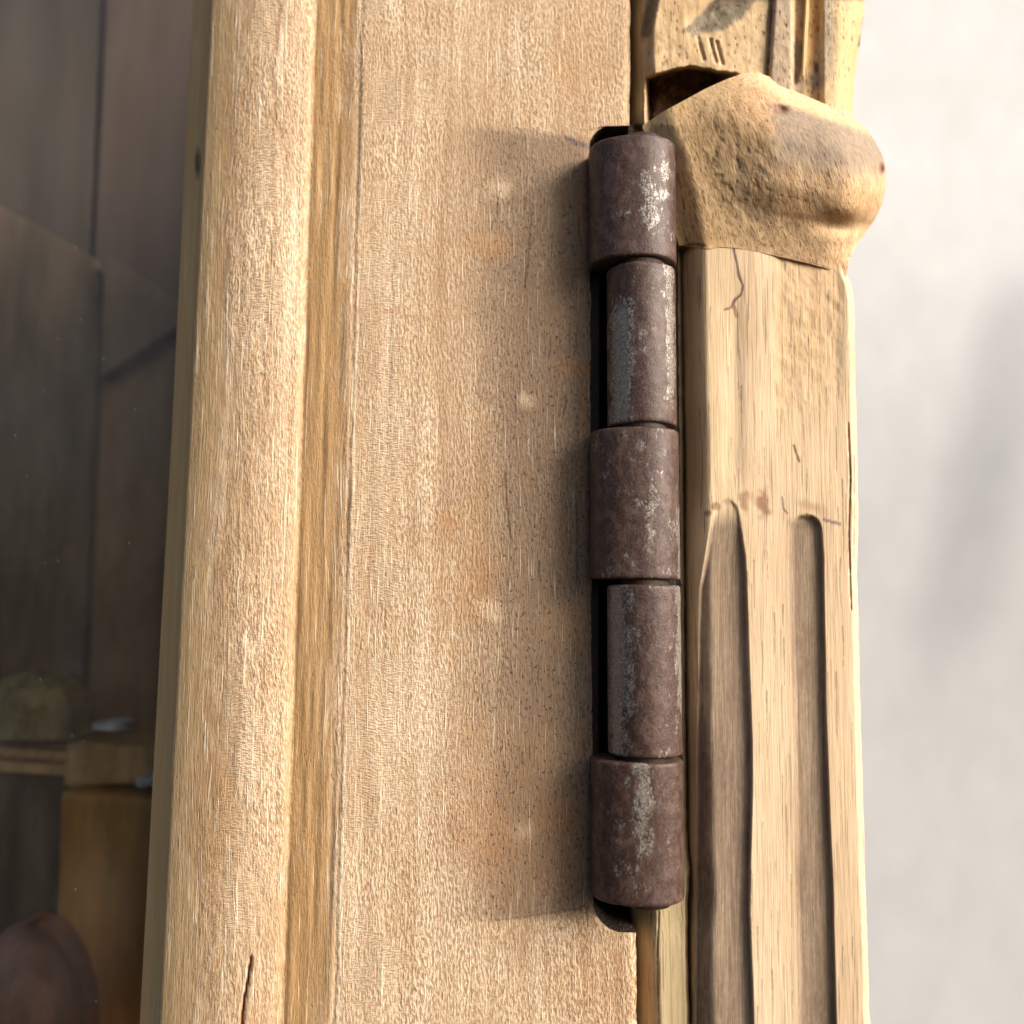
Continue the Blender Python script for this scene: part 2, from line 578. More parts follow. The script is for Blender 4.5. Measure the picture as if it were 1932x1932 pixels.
interior = part('back_panel', tuple(P(150, 1932, 62)), 'dim brown vertical boards behind the glass')
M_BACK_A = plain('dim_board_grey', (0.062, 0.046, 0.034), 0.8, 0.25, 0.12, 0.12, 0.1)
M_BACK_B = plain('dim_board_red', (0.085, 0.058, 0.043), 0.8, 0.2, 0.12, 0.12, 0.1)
M_REFL_BOX = plain('reflection_box_brown', (0.60, 0.30, 0.075), 0.6, 0.35, 0.12, 0.2, 0.1)  # from here down: colours of the added reflection stand-ins
M_REFL_TAN = plain('reflection_tan', (0.60, 0.37, 0.17), 0.7, 0.3, 0.3, 0.3, 0.2)
M_REFL_LUMP = plain('reflection_lump_tan', (0.30, 0.22, 0.10), 0.85, 0.45, 0.22, 0.7, 0.5)
M_REFL_DARK = plain('reflection_dark', (0.155, 0.104, 0.066), 0.8, 0.3, 0.2, 0.2, 0.1)
M_GLINT = plain('pale_glint', (0.85, 0.84, 0.88), 0.35, 0.15, 0.2, 1.0, 0.3)
M_FINGER = plain('finger_red', (0.42, 0.20, 0.13), 0.7, 0.3, 0.15, 0.5, 0.2)
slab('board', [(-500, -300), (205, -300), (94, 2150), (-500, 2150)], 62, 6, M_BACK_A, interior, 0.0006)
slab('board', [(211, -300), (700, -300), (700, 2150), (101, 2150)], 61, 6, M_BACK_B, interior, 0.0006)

slab('side_board', [(880, -400), (1560, -400), (1560, 2300), (880, 2300)], 19, 60, plain('gap_shade_wood', (0.02, 0.012, 0.008), 0.9, 0.3, 0.2, 0.2, 0.1), cabinet)  # carcass board behind the hinge gap; the gap's shade is in its colour
# ------------------------------------------------------------------ the door
door = part('door', tuple(P(700, 1990, 8)))

ys = np.concatenate([np.arange(-160, 230, 3.2), np.arange(230, 290, 1.0), np.arange(290, 1690, 3.2), np.arange(1690, 1766, 1.0), np.arange(1766, 2110, 3.2)])
KT = np.array([398, 592, 690, 1190.0])            # left edge, quirk, arris, right edge at the top of the picture
KB = np.array([300, 528, 636, 1201.0])            # and at its foot


def key(y):
    t = y / 1932.0
    return [KT[k] + (KB[k] - KT[k]) * t for k in range(4)]


def right_edge(y):
    e = np.interp(y, [-200, 0, 200, 236, 1759, 1761, 1932, 2200], [1187, 1189, 1188, 1186, 1200, 1200, 1201, 1203])
    n = np.interp(y, [240, 600, 1100, 1760], [1113, 1114, 1116, 1119])
    inn = (y > 237) & (y < 1760)
    rt, rb = 40.0, 62.0
    top = np.where(y < 237 + rt, n + rt - np.sqrt(np.clip(rt ** 2 - (237 + rt - y) ** 2, 0, None)), n)
    bot = np.where(y > 1760 - rb, n + rb - np.sqrt(np.clip(rb ** 2 - (y - 1760 + rb) ** 2, 0, None)), n)
    wob = 2.5 * (vnoise(y * 0.03, y * 0, 4) - 0.5) + 1.6 * (vnoise(y * 0.13, y * 0, 8) - 0.5)
    return np.where(inn, np.maximum(top, bot), e) + wob


SEG = [np.linspace(0, 1, 66, endpoint=False), np.linspace(1, 2, 34, endpoint=False), np.linspace(2, 3, 170)]
s = np.concatenate(SEG)
PROFS = [(0.0, 2.3), (0.015, 1.95), (0.10, 1.3), (0.2, 0.75), (0.32, 0.25), (0.45, -0.12), (0.58, -0.30), (0.7, -0.30), (0.8, -0.16), (0.88, 0.04), (0.94, 0.24), (0.985, 0.48),
         (1.0, 0.66), (1.02, 0.70), (1.35, 0.52), (1.7, 0.27), (1.95, 0.05), (2.0, 0.0), (2.04, 0.0), (3.0, 0.0)]
yy, ss = np.meshgrid(ys, s, indexing='ij')
kk = key(yy)
re = right_edge(yy)
px = np.where(ss < 1, kk[0] + (kk[1] - kk[0]) * ss, np.where(ss < 2, kk[1] + (kk[2] - kk[1]) * (ss - 1), kk[2] + (re - kk[2]) * (ss - 2)))
px = px + np.where(ss > 0.9, np.where(ss < 2.1, 3.0 * (fbm(yy * 0.02, ss * 3, 9) - 0.5), 0), 0)
edgew = np.exp(-((ss - 2.0) / 0.03) ** 2)
dep = lerp_pts(PROFS, ss)
fine = (ss > 0.92) & (ss < 2.15)
dep = dep + np.where(fine, 0.22 * (vnoise(ss * 11 + 0.4 * fbm(yy * 0.004, ss * 0, 71), yy * 0.006, 72) - 0.5), 0)
dep = dep + 0.16 * np.exp(-((ss - 1.93) / 0.02) ** 2) + 0.14 * np.exp(-((ss - 1.06) / 0.03) ** 2)
dep = dep + 0.10 * (fbm(px * 0.02, yy * 0.012, 3, 4) - 0.5) + 0.12 * edgew * (fbm(yy * 0.05, ss * 0, 21, 3) - 0.5)
dep = dep + 0.5 * sstep(12, 0, re - px) * (ss > 2.5) * 0.5
dep = dep + 0.35 * (vnoise(px * 0.11, yy * 0.045, 31) - 0.5) * np.exp(-((ss - 0.6) / 0.4) ** 2) * 0.35
# a drying crack low on the rounded moulding
CRACK = [(474, 1806), (470, 1835), (466, 1860), (461, 1885), (458, 1910), (456, 1990), (452, 2110)]
cd, cf = line_dist(px, yy, CRACK)
dep = dep + 1.2 * (1 - sstep(0.5, 3.2, cd))
# filled screw holes stand a trifle proud
for hx, hy in ((940, 358), (990, 755), (922, 1155), (985, 1572)):
    dep = dep - 0.10 * np.exp(-(((px - hx) / 20) ** 2 + ((yy - hy) / 20) ** 2))
pos = P(px, yy, dep)

st = Stain(px, yy)
TAN = (0.46, 0.275, 0.135); ORG = (0.42, 0.19, 0.065); GRY = (0.30, 0.215, 0.14); GOLD = (0.50, 0.315, 0.135); BRN = (0.20, 0.105, 0.05)
# smooth hand-planed facets are less fuzzy, golden; the quirk facet's shade is painted in
st.add(0.85 * sstep(0.94, 1.10, ss + .1 * (fbm(yy * .03, px * 0, 61) - .5)) * (1 - sstep(1.55, 2.0, ss + .5 * (fbm(yy * .02, px * .02, 62) - .5))) * (0.75 + 0.5 * fbm(px * 0.05, yy * 0.006, 4)), (0.42, 0.25, 0.10))
st.add(0.65 * (1 - sstep(0.12, 0.34 + 0.2 * (fbm(yy * 0.006, px * 0, 2) - 0.5), ss)), (0.58, 0.41, 0.21))
# worn patch and painted hinge shadow where the leaf lay, rust brown towards its edges
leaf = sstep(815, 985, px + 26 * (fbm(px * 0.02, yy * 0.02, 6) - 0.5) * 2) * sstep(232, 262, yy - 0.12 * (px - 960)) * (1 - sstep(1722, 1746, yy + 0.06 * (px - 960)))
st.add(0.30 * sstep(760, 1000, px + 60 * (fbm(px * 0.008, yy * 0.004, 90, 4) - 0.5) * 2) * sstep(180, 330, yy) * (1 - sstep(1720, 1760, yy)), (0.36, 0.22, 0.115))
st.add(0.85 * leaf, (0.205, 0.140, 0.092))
for a in ((935, 470, 40, 34, ORG, .45, 11), (900, 455, 80, 30, TAN, .5, 12), (850, 985, 34, 24, ORG, .5, 13), (900, 1110, 50, 80, ORG, .35, 14), (905, 1560, 70, 130, ORG, .35, 15),
          (1080, 690, 40, 30, ORG, .4, 17), (1060, 1180, 60, 60, TAN, .3, 18), (1060, 1540, 60, 50, ORG, .45, 19), (1098, 400, 16, 150, ORG, .5, 20), (1100, 900, 14, 260, ORG, .35, 22),
          (740, 585, 36, 9, ORG, .55, 23), (820, 600, 90, 12, TAN, .5, 24), (880, 410, 80, 10, TAN, .55, 25), (1100, 1655, 26, 10, BRN, .8, 26), (1103, 1712, 14, 12, BRN, .85, 27),
          (1085, 1640, 40, 60, ORG, .35, 28), (860, 900, 60, 120, GRY, .35, 29), (900, 1400, 60, 120, TAN, .4, 30), (1010, 1000, 90, 260, GRY, .25, 33), (1020, 850, 80, 100, BRN, .12, 35)):
    st.blob(a[0], a[1], a[2], a[3], a[4], a[5], 0.9, seed=a[6])
st.blob(960, 1620, 110, 150, (0.36, 0.195, 0.09), .35, 0.9, seed=41)
st.blob(1060, 1600, 70, 130, (0.26, 0.14, 0.07), .45, 0.9, seed=42)
st.blob(1000, 1450, 100, 120, (0.33, 0.185, 0.09), .35, 0.9, seed=43)
st.blob(880, 1000, 90, 300, (0.46, 0.26, 0.115), .4, 0.9, seed=44)
st.blob(1095, 110, 90, 160, (0.50, 0.30, 0.14), .45, 0.9, seed=45)
st.blob(1120, 1850, 110, 120, (0.36, 0.19, 0.085), .55, 0.8, seed=36)
st.blob(455, 240, 60, 200, (0.46, 0.28, 0.12), .4, 0.9, seed=37)
st.blob(440, 470, 40, 160, (0.40, 0.23, 0.10), .4, 0.9, seed=38)
st.blob(430, 1100, 40, 260, (0.42, 0.25, 0.11), .5, 0.9, seed=39)
st.blob(400, 1560, 50, 360, (0.42, 0.25, 0.11), .55, 0.9, seed=40)
for hx, hy, rr in ((940, 358, 24), (990, 755, 22), (922, 1152, 26), (985, 1572, 22)):
    st.blob(hx, hy, rr * 1.25, rr * 1.15, (0.82, 0.64, 0.43), .38 if hy < 1500 else .25, 1.0, rough=0.5, seed=hx)
# saw-raised pale ridges near the lower corner
for rx, a in ((1040, .3), (1062, .45), (1094, .6), (1128, .5), (1150, .35), (1085, .3)):
    st.line([(rx - 6, 1765), (rx, 1830), (rx + 4, 1932), (rx + 6, 2100)], 4.0, (0.74, 0.56, 0.36), a, broken=0.42, seed=rx)
for rx in (1035, 1065, 1100):
    st.line([(rx - 6, -160), (rx - 2, 60), (rx, 190)], 4.0, (0.74, 0.57, 0.37), 0.4, broken=0.45, seed=rx)
AR = [(key(y)[2] + 2 + 4 * (vnoise(np.array(y * .02), np.array(0.), 5) - .5), y) for y in range(500, 2120, 40)]
st.line(AR, 3.6, (0.86, 0.72, 0.52), .75, broken=.3)
st.line([(592 - 62 * .05, 96), (586, 300), (580, 600), (566, 900)], 1.8, (0.30, 0.18, 0.09), .6, broken=.35)
# pencil lines where the hinge was scribed
st.line([(975, 241), (1040, 258), (1075, 263)], 3.2, (0.25, 0.18, 0.14), .55, broken=0.35)
st.line([(1070, 262), (1118, 280)], 6.0, (0.13, 0.10, 0.11), .85)
st.line([(935, 1736), (1000, 1728), (1060, 1718), (1110, 1713)], 3.2, (0.15, 0.10, 0.07), .7, broken=0.3)
# short dark checks in the grey patch
rng = np.random.default_rng(5)
for k in range(34):
    x0, y0, L = rng.uniform(930, 1105), rng.uniform(290, 1690), rng.uniform(8, 60)
    st.line([(x0, y0), (x0 + rng.uniform(-3, 3), y0 + L * .5), (x0 + rng.uniform(-4, 4), y0 + L)], rng.uniform(1.3, 2.4), (0.09, 0.05, 0.03), rng.uniform(.5, .9), seed=k)
for pts in ([(953, 890), (957, 950), (965, 1025)], [(1088, 955), (1090, 1030), (1088, 1110)], [(1000, 440), (998, 480), (990, 540)], [(1100, 1395), (1103, 1430)]):
    st.line(pts, 2.2, (0.07, 0.035, 0.02), .85)
st.add(0.95 * (1 - sstep(1.0, 3.2, cd)), (0.035, 0.012, 0.008))
st.blob(474, 1810, 4.5, 6, (0.42, 0.035, 0.03), .95, 0.5, rough=0.1)
# grain directions: the cut across the rounded moulding shows arched figure
arch = np.where(ss < 1.0, 3.4 * ((ss - 0.62) / 0.6) ** 2, 0.0)
grain = np.stack([pos[..., 0] * 1000 + 0.6 * dep, dep * 0.4, pos[..., 2] * 1000 + arch * 1.0], -1)
fz = np.ones(ss.shape + (4,))
nz = fbm(px * 0.008, yy * 0.006, 77, 4)
smooth_l = 1 - sstep(0.2, 0.52, ss + 0.35 * (fbm(px * 0.02, yy * 0.005, 78, 4) - 0.5))
facet = sstep(1.0, 1.12, ss + .15 * (fbm(px * .06, yy * .012, 79) - .5)) * (1 - sstep(1.78, 2.0, ss + .3 * (fbm(px * .06, yy * .012, 80) - .5)))
fz[..., 0] = np.clip((1 - 0.95 * smooth_l) * (1 - 0.65 * facet) * (1 - 0.45 * leaf) * (0.6 + 0.4 * sstep(0.36, 0.6, fbm(px * 0.012, yy * 0.0022, 99, 4))), 0, 1)
fz[..., 1] = np.clip(np.exp(-((ss - 0.60) / 0.2) ** 2) * sstep(0.35, 0.6, fbm(px * 0.01, yy * 0.007, 81)) * 1.2 + 0.9 * np.exp(-((ss - 2.1) / 0.12) ** 2) * sstep(.4, .6, fbm(px * .01, yy * .01, 82)) + 0.35 * sstep(.56, .72, nz) * (ss > 2.15), 0, 1)
fz[..., 2] = np.clip(leaf * 0.7 + 0.35 * (ss > 2.3) * sstep(.5, .65, fbm(px * .01, yy * .01, 83)) + 0.25 * (ss > 2.5), 0, 1)
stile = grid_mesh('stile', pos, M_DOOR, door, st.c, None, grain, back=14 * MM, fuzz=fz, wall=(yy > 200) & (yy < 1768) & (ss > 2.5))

# glazing strip: the sloped inner edge running down to the glass
yv = np.arange(-160, 2111, 12.0)
uu = np.linspace(0, 1, 16)
gy_, gu = np.meshgrid(yv, uu, indexing='ij')
wl = np.interp(gy_, [0, 800, 1932], [34, 33, 37])
gpx = key(gy_)[0] + 0.5 - wl * gu
gdep = 2.6 + 3.4 * gu ** 0.9 + 0.06 * (fbm(gpx * 0.05, gy_ * 0.01, 2) - 0.5)
gpos = P(gpx, gy_, gdep)[:, ::-1]
gst = Stain(gpx, gy_)
gst.blob(373, 308, 7, 28, (0.05, 0.045, 0.04), .9, 0.5, rough=0.2)
M_STRIP = wood('strip_wood', (0.62, 0.42, 0.20), (0.74, 0.54, 0.29), (0.42, 0.26, 0.11), fleck=(1.5, 0.06), pore=(3, 0.05), bump_f=0.1, pore_amt=0.3)
strip = grid_mesh('glazing_strip', gpos, M_STRIP, door, gst.c[:, ::-1], back=6.15 * MM)

# glass pane
gl_out = [(-520, -300), (420, -300), (340, 2160), (-520, 2160)]
glass = slab('glass_pane', gl_out, 6.2, 2.4, M_GLASS, door)

# ------------------------------------------------------------------ the hinge
hinge = part('hinge', tuple(P(1220, 1715, 0)), 'rusty brown iron hinge with five barrel knuckles')
HY = -2.2                                         # depth of the pin's axis
AT, AB = P(1206.5, 250, HY), P(1219.5, 1715, HY)
RK = 4.62


def axis_at(z):
    t = (z - AB[2]) / (AT[2] - AB[2])
    return AB + (AT - AB) * t


def zfront(py, cx=1213):
    return P(cx, py, HY - RK)[2]


def round_prof(r, n=72):
    a = np.linspace(0, 2 * np.pi, n)
    return np.stack([r * np.cos(a), r * np.sin(a)], -1)


def wrap_prof(n=44):
    """knuckle rolled from the leaf on the door's edge: circle on the right, drawn out to the left"""
    W = 6.65
    a = np.linspace(np.pi / 2, -np.pi / 2, n)           # back, right, front
    right = np.stack([RK * np.cos(a), RK * np.sin(a)], -1)
    b = np.linspace(0, np.pi / 2, n)[1:]
    left = np.stack([-W * np.sin(b) ** 1.0, -RK * np.cos(b) ** 0.92], -1)
    tail = np.array([[-W, 0.6], [-W, 3.0], [-W, 8.0], [-5.4, 8.0], [-5.4, RK]])
    p = np.concatenate([right, left, tail])
    return np.concatenate([p, p[:1]])


def knuckle(prof, y_top, y_bot, wear_fn, seed, name='knuckle'):
    zt, zb = zfront(y_top), zfront(y_bot)
    L = zt - zb
    ch = 0.00028
    zs = np.concatenate([[zt, zt, zt - ch * .4, zt - ch], np.linspace(zt - ch, zb + ch, 56)[1:-1], [zb + ch, zb + ch * .4, zb, zb]])
    ins = np.concatenate([[0.5, 0.28, 0.08, 0.0], np.zeros(54), [0.0, 0.08, 0.28, 0.5]])
    rows = []
    for z, q in zip(zs, ins):
        ax = axis_at(z)
        sc = 1 - q / RK * (1.0 if q < 0.4 else 1.0)
        if q == 0.5:
            sc = 0.35
        rows.append(np.stack([ax[0] + prof[:, 0] * sc * MM, ax[1] + prof[:, 1] * sc * MM, np.full(len(prof), z)], -1))
    pos = np.array(rows)
    g = pos * 1000.0
    # knocks and pitting
    ang = np.arange(len(prof)) / len(prof) * 20
    d = 0.09 * (fbm(ang[None, :], zs[:, None] * 900, seed, 3) - 0.5)
    ctr = np.array([axis_at(z) for z in zs])
    dirv = pos - ctr[:, None, :]
    dirv /= np.maximum(np.linalg.norm(dirv, axis=-1, keepdims=True), 1e-9)
    pos = pos + dirv * d[..., None] * MM
    u = prof[:, 0][None, :] / RK                        # -1.5 .. 1 across
    v = (zt - zs)[:, None] / L                          # 0 top .. 1 foot
    wear = wear_fn(np.broadcast_to(u, (len(zs), len(prof))), np.broadcast_to(v, (len(zs), len(prof))))
    return grid_mesh(name, pos, M_IRON, hinge, None, wear, g + seed * 13.0)


def gauss(u, c, w):
    return np.exp(-((u - c) / w) ** 2)


w1 = lambda u, v: 0.22 + 0.46 * gauss(u, 0.05, 0.25) * gauss(v, 0.55, 0.35) + 0.45 * gauss(u, 0.55, 0.25) * gauss(v, 0.3, 0.45)
w2 = lambda u, v: 0.20 + 0.85 * gauss(u, -0.65, 0.36) * sstep(0.1, 0.35, v) + 0.75 * gauss(u, 0.72, 0.17) * (1 - sstep(0.75, 0.95, v))
w3 = lambda u, v: 0.24 + 0.42 * gauss(u, 0.05, 0.2) * gauss(v, 0.5, 0.4) + 0.65 * gauss(u, 0.93, 0.10) * sstep(0.4, 0.7, v) + 0.22 * gauss(u, -0.2, 0.12) * gauss(v, .15, .15)
w4 = lambda u, v: 0.20 + 0.75 * gauss(u, -0.85, 0.25) + 0.40 * gauss(u, -0.55, 0.3) * gauss(v, 0.35, 0.5) + 0.85 * gauss(u, 0.92, 0.16) * (1 - sstep(0.55, 0.9, v))
w5 = lambda u, v: 0.24 + 0.60 * gauss(u, -0.15, 0.22) * gauss(v, 0.22, 0.35) + 0.2 * gauss(u, -0.3, 0.2)
knuckle(wrap_prof(), 251, 481, w1, 1)
knuckle(round_prof(RK - 0.18), 490, 795, w2, 2)
knuckle(wrap_prof(), 804, 1092, w3, 3)
knuckle(round_prof(RK - 0.02), 1103, 1432, w4, 4)
knuckle(wrap_prof(), 1441, 1713, w5, 5)
# the pin: a rod through all five, its ends showing above and below
zt, zb = zfront(243), zfront(1721)
pr = round_prof(3.0, 40)
rows = []
for z, sc in ((zt, .3), (zt, .93), (zt - .0003, 1.0), (0.5 * (zt + zb), 1.0), (zb + .0003, 1.0), (zb, .93), (zb, .3)):
    ax = axis_at(z)
    rows.append(np.stack([ax[0] + pr[:, 0] * sc * MM, ax[1] + pr[:, 1] * sc * MM - 0.0011, np.full(len(pr), z)], -1))
grid_mesh('pin', np.array(rows), M_LEAF, hinge)


def box(name, x0, x1, y0, y1, z0, z1, mat, parent, bevel=0.0002):
    v = [(x, y, z) for z in (z0, z1) for x, y in ((x0, y0), (x1, y0), (x1, y1), (x0, y1))]
    f = [[0, 1, 2, 3], [7, 6, 5, 4], [0, 4, 5, 1], [1, 5, 6, 2], [2, 6, 7, 3], [3, 7, 4, 0]]
    return poly_mesh(name, v, f, mat, parent, bevel)


axm = axis_at(0.0)
box('leaf', axm[0] - 6.90 * MM, axm[0] - 5.35 * MM, 1.2 * MM, 13.0 * MM, zfront(1700), zfront(262), M_LEAF, hinge)
box('leaf', axm[0] + 3.2 * MM, axm[0] + 4.5 * MM, 0.2 * MM, 4.2 * MM, zfront(1708), zfront(255), M_LEAF, hinge)

# ------------------------------------------------------------------ the carved corner post
post = part('corner_post', tuple(P(1450, 1990, 3)), 'carved and fluted corner post with bulging collar')


def hf(name, ya, yb, step, xl, xr, n, depfn, mat, stfn, back, rot=0.0):
    ys = np.arange(ya, yb, step)
    u = np.linspace(0, 1, n)
    Y, U = np.meshgrid(ys, u, indexing='ij')
    X = xl(Y) + (xr(Y) - xl(Y)) * U
    D = depfn(X, Y, U)
    pos = P(X, Y, D)
    st = Stain(X, Y)
    stfn(st, X, Y, U)
    ca, sa = math.cos(rot), math.sin(rot)
    gx_, gz_ = pos[..., 0] * 1000, pos[..., 2] * 1000
    grain = np.stack([gx_ * ca + gz_ * sa + 0.8 * D, D * 0.5, -gx_ * sa + gz_ * ca], -1)
    return grid_mesh(name, pos, mat, post, st.c, None, grain, back=back * MM)


# --- lower shaft with two flutes
def sh_l(y):
    return np.interp(y, [440, 700, 1000, 1400, 1600, 1690, 1760, 1932, 2120], [1290, 1294, 1299, 1303, 1306, 1311, 1305, 1307, 1308]) + 2.2 * (vnoise(y * 0.02, y * 0, 3) - 0.5)


def sh_r(y):
    return np.interp(y, [440, 515, 535, 570, 700, 960, 1080, 1500, 1932, 2120], [1590, 1596, 1606, 1611, 1614, 1619, 1617, 1628, 1641, 1646]) + 3.0 * (fbm(y * 0.03, y * 0, 7) - 0.5)


def flute(x, y, xl, xr, ytop, rnd, depth, soft_l, sharp_r):
    """a routed channel with a rounded head"""
    cx, hw = 0.5 * (xl + xr), 0.5 * (xr - xl)
    # the rounded head narrows the channel
    t = np.clip((ytop + rnd - y) / rnd, 0, 1)
    hw2 = hw * np.sqrt(np.clip(1 - t ** 2, 0, 1))
    inl = (x - (cx - hw2))
    inr = ((cx + hw2) - x)
    m = np.minimum(sstep(0, soft_l, inl), sstep(0, sharp_r, inr))
    m = m * sstep(ytop - 2, ytop + 12, y)
    q = np.clip((x - cx) / np.maximum(hw, 1), -1, 1)
    return depth * m * (1 - 0.10 * q ** 2)


def f1l(y): return np.interp(y, [950, 1110, 1400, 1932, 2120], [1346, 1318, 1312, 1311, 1311]) + 2 * (vnoise(y * 0.006, y * 0, 41) - .5)
def f1r(y): return np.interp(y, [950, 1050, 1400, 1600, 1720, 1932, 2120], [1394, 1408, 1421, 1419, 1416, 1424, 1428]) + 2 * (vnoise(y * 0.008, y * 0, 42) - .5)
def f2l(y): return np.interp(y, [950, 1050, 1400, 1932, 2120], [1479, 1477, 1484, 1492, 1496]) + 2 * (vnoise(y * 0.006, y * 0, 43) - .5)
def f2r(y): return np.interp(y, [950, 1050, 1400, 1700, 1932, 2120], [1548, 1555, 1562, 1573, 1580, 1586]) + 2 * (vnoise(y * 0.009, y * 0, 44) - .5)


def lower_dep(x, y, u):
    l, r = sh_l(y), sh_r(y)
    dl, dr = x - l, r - x
    d = -2.0 + 4.2 * np.clip(1 - dl / 46.0, 0, 1) ** 2.0 + 2.4 * np.clip(1 - dr / 12.0, 0, 1) ** 2.2
    d = d + 0.25 * np.exp(-((x - 1385) / 18) ** 2) * (1 - sstep(850, 960, y)) * sstep(480, 620, y)
    d = d + 0.0028 * np.clip(1410 - x, 0, None) * (1 - sstep(900, 1000, y))
    d = d + flute(x, y, f1l(y), f1r(y), 940, 30, 0.9, 9, 8) * (0.25 + 0.75 * sstep(945, 1080, y))
    d = d + flute(x, y, f2l(y) + 8, f2r(y), 970, 30, 0.8, 14, 6)
    # rough rasped patch near the top right, and dents by the flute heads
    rasp = sstep(1450, 1480, x) * (1 - sstep(1575, 1600, x)) * (1 - sstep(690, 860, y + 0.4 * (x - 1500)))
    d = d + (0.12 * rasp) * (fbm(x * 0.07, y * 0.05, 12, 4) - 0.45) * 2 + 0.25 * rasp
    d = d + 0.10 * (fbm(x * 0.03, y * 0.006, 14, 4) - 0.5)
    cd, _ = line_dist(x, y, [(1606, 1150), (1601, 1010), (1604, 900), (1600, 800)])
    d = d + 0.15 * (1 - sstep(0.5, 3.2, cd))
    return d


def lower_st(s, x, y, u):
    s.add(0.35 * (1 - sstep(1310, 1400, x)) * (1 - sstep(900, 1000, y)), (0.58, 0.46, 0.22))
    rasp = sstep(1450, 1480, x + 20 * (fbm(x * .03, y * .03, 2) - .5)) * (1 - sstep(1575, 1600, x)) * (1 - sstep(640, 900, y + 0.4 * (x - 1500)))
    s.add(0.6 * rasp, (0.56, 0.36, 0.18))
    # flute floors coloured darker and browner than the lands
    m1 = sstep(0, 5, x - f1l(y)) * sstep(0, 5, f1r(y) - x) * sstep(950, 1000, y)
    m2 = sstep(2, 16, x - f2l(y)) * sstep(0, 4, f2r(y) - x) * sstep(972, 990, y)
    s.add(0.95 * m1 * (0.8 + 0.4 * fbm(x * .03, y * .006, 55)), (0.20, 0.142, 0.104))
    s.add(0.92 * m2 * (0.8 + 0.4 * fbm(x * .03, y * .006, 56)), (0.20, 0.140, 0.098))
    s.blob(1440, 945, 20, 34, (0.24, 0.09, 0.055), .85, 0.6, rough=.6, scale=.06, seed=3)
    s.blob(1404, 950, 12, 26, (0.28, 0.12, 0.07), .7, 0.6, rough=.6, scale=.06, seed=4)
    s.blob(1530, 955, 40, 16, (0.33, 0.17, 0.09), .6, 0.8, rough=.6, ang=25, seed=5)
    s.blob(1350, 955, 10, 8, (0.16, 0.07, 0.03), .8, 0.6, seed=6)
    s.blob(1335, 968, 9, 8, (0.14, 0.06, 0.03), .8, 0.6, seed=7)
    s.line([(1476, 938), (1478, 960), (1485, 968)], 2.6, (0.10, 0.08, 0.12), .85)
    s.line([(1555, 980), (1570, 985), (1584, 988)], 4.0, (0.13, 0.10, 0.13), .8)
    s.line([(1510, 975), (1545, 980), (1560, 983)], 2.6, (0.20, 0.13, 0.12), .6, broken=.4)
    # wandering purple-brown check below the collar
    s.line([(1384, 470), (1390, 495), (1394, 520), (1402, 540), (1398, 556), (1386, 566), (1380, 580), (1368, 584)], 3.4, (0.095, 0.045, 0.05), .95)
    s.line([(1385, 580), (1390, 596)], 5.0, (0.22, 0.10, 0.05), .8)
    s.line([(1600, 800), (1604, 900), (1601, 1010), (1606, 1150)], 2.8, (0.26, 0.10, 0.07), .7, broken=.35)
    s.line([(1612, 860), (1612, 980), (1611, 1050)], 2.2, (0.10, 0.06, 0.10), .6, broken=.3)
    s.line([(1498, 840), (1503, 858), (1508, 870)], 3.2, (0.15, 0.07, 0.03), .9)
    s.line([(1313, 1200), (1317, 1300)], 2.0, (0.2, 0.1, 0.05), .4)
    rng = np.random.default_rng(9)
    for k in range(150):
        x0, y0, L = rng.uniform(1315, 1630), rng.uniform(490, 1932), rng.uniform(15, 170)
        s.line([(x0, y0), (x0 + rng.uniform(-2, 2), y0 + L * .5), (x0 + 0.012 * L, y0 + L)], rng.uniform(1.1, 2.1), (0.17, 0.095, 0.05), rng.uniform(.3, .8), taper=True, seed=k)


hf('fluted_shaft', 440, 2120, 3.2, sh_l, sh_r, 260, lower_dep, M_POST, lower_st, 16)


# --- collar: the carved bulge
def co_top(x):
    return np.interp(x, [1205, 1215, 1250, 1300, 1335, 1375, 1405, 1430, 1460, 1500, 1550, 1600, 1640], [246, 236, 212, 185, 166, 148, 138, 136, 148, 172, 194, 214, 232])


def co_bot(x):
    return np.interp(x, [1205, 1280, 1300, 1340, 1390, 1450, 1500, 1550, 1600, 1640], [462, 470, 466, 468, 476, 486, 495, 506, 520, 524])


Rr = [(130, 1600), (205, 1602), (222, 1612), (240, 1632), (262, 1648), (290, 1664), (315, 1671), (335, 1672), (365, 1669), (390, 1662), (415, 1650), (440, 1632), (462, 1616), (485, 1604), (510, 1598), (530, 1596)]
Nu, Nv = 170, 130
u1, v1 = np.linspace(0, 1, Nu), np.linspace(0, 1, Nv)
V, U = np.meshgrid(v1, u1, indexing='ij')
# columns run from the left edge to an outline that swells with height; solved row by row
X = np.zeros_like(U); Y = np.zeros_like(U)
for it in range(1):
    xb = 1213 + (1600 - 1213) * U
    Y = co_top(xb) + (co_bot(xb) - co_top(xb)) * V
    xr = lerp_pts(Rr, Y)
    xl = np.interp(Y, [236, 300, 470], [1211, 1236, 1283])
    X = xl + (xr - xl) * U ** 1.0
sw = np.interp(V, [0, .08, .2, .34, .48, .62, .74, .85, 1.0], [0.0, 0.34, 0.74, 0.97, 1.0, 0.88, 0.60, 0.32, 0.08])
sw2 = np.interp(V, [0, .05, .13, .25, .4, .6, .8, .9, 1.0], [0.05, 0.4, 0.75, 0.95, 1.0, 0.85, 0.55, 0.35, 0.15])
ker = np.hanning(21); ker /= ker.sum()
def soft_v(a): return np.apply_along_axis(lambda q: np.convolve(np.pad(q, 10, mode='edge'), ker, mode='valid'), 0, a)
sw, sw2 = soft_v(sw), soft_v(sw2)
k = sstep(0.05, 0.62, U)
bul = sw2 * (1 - k) * 0.55 + sw * k
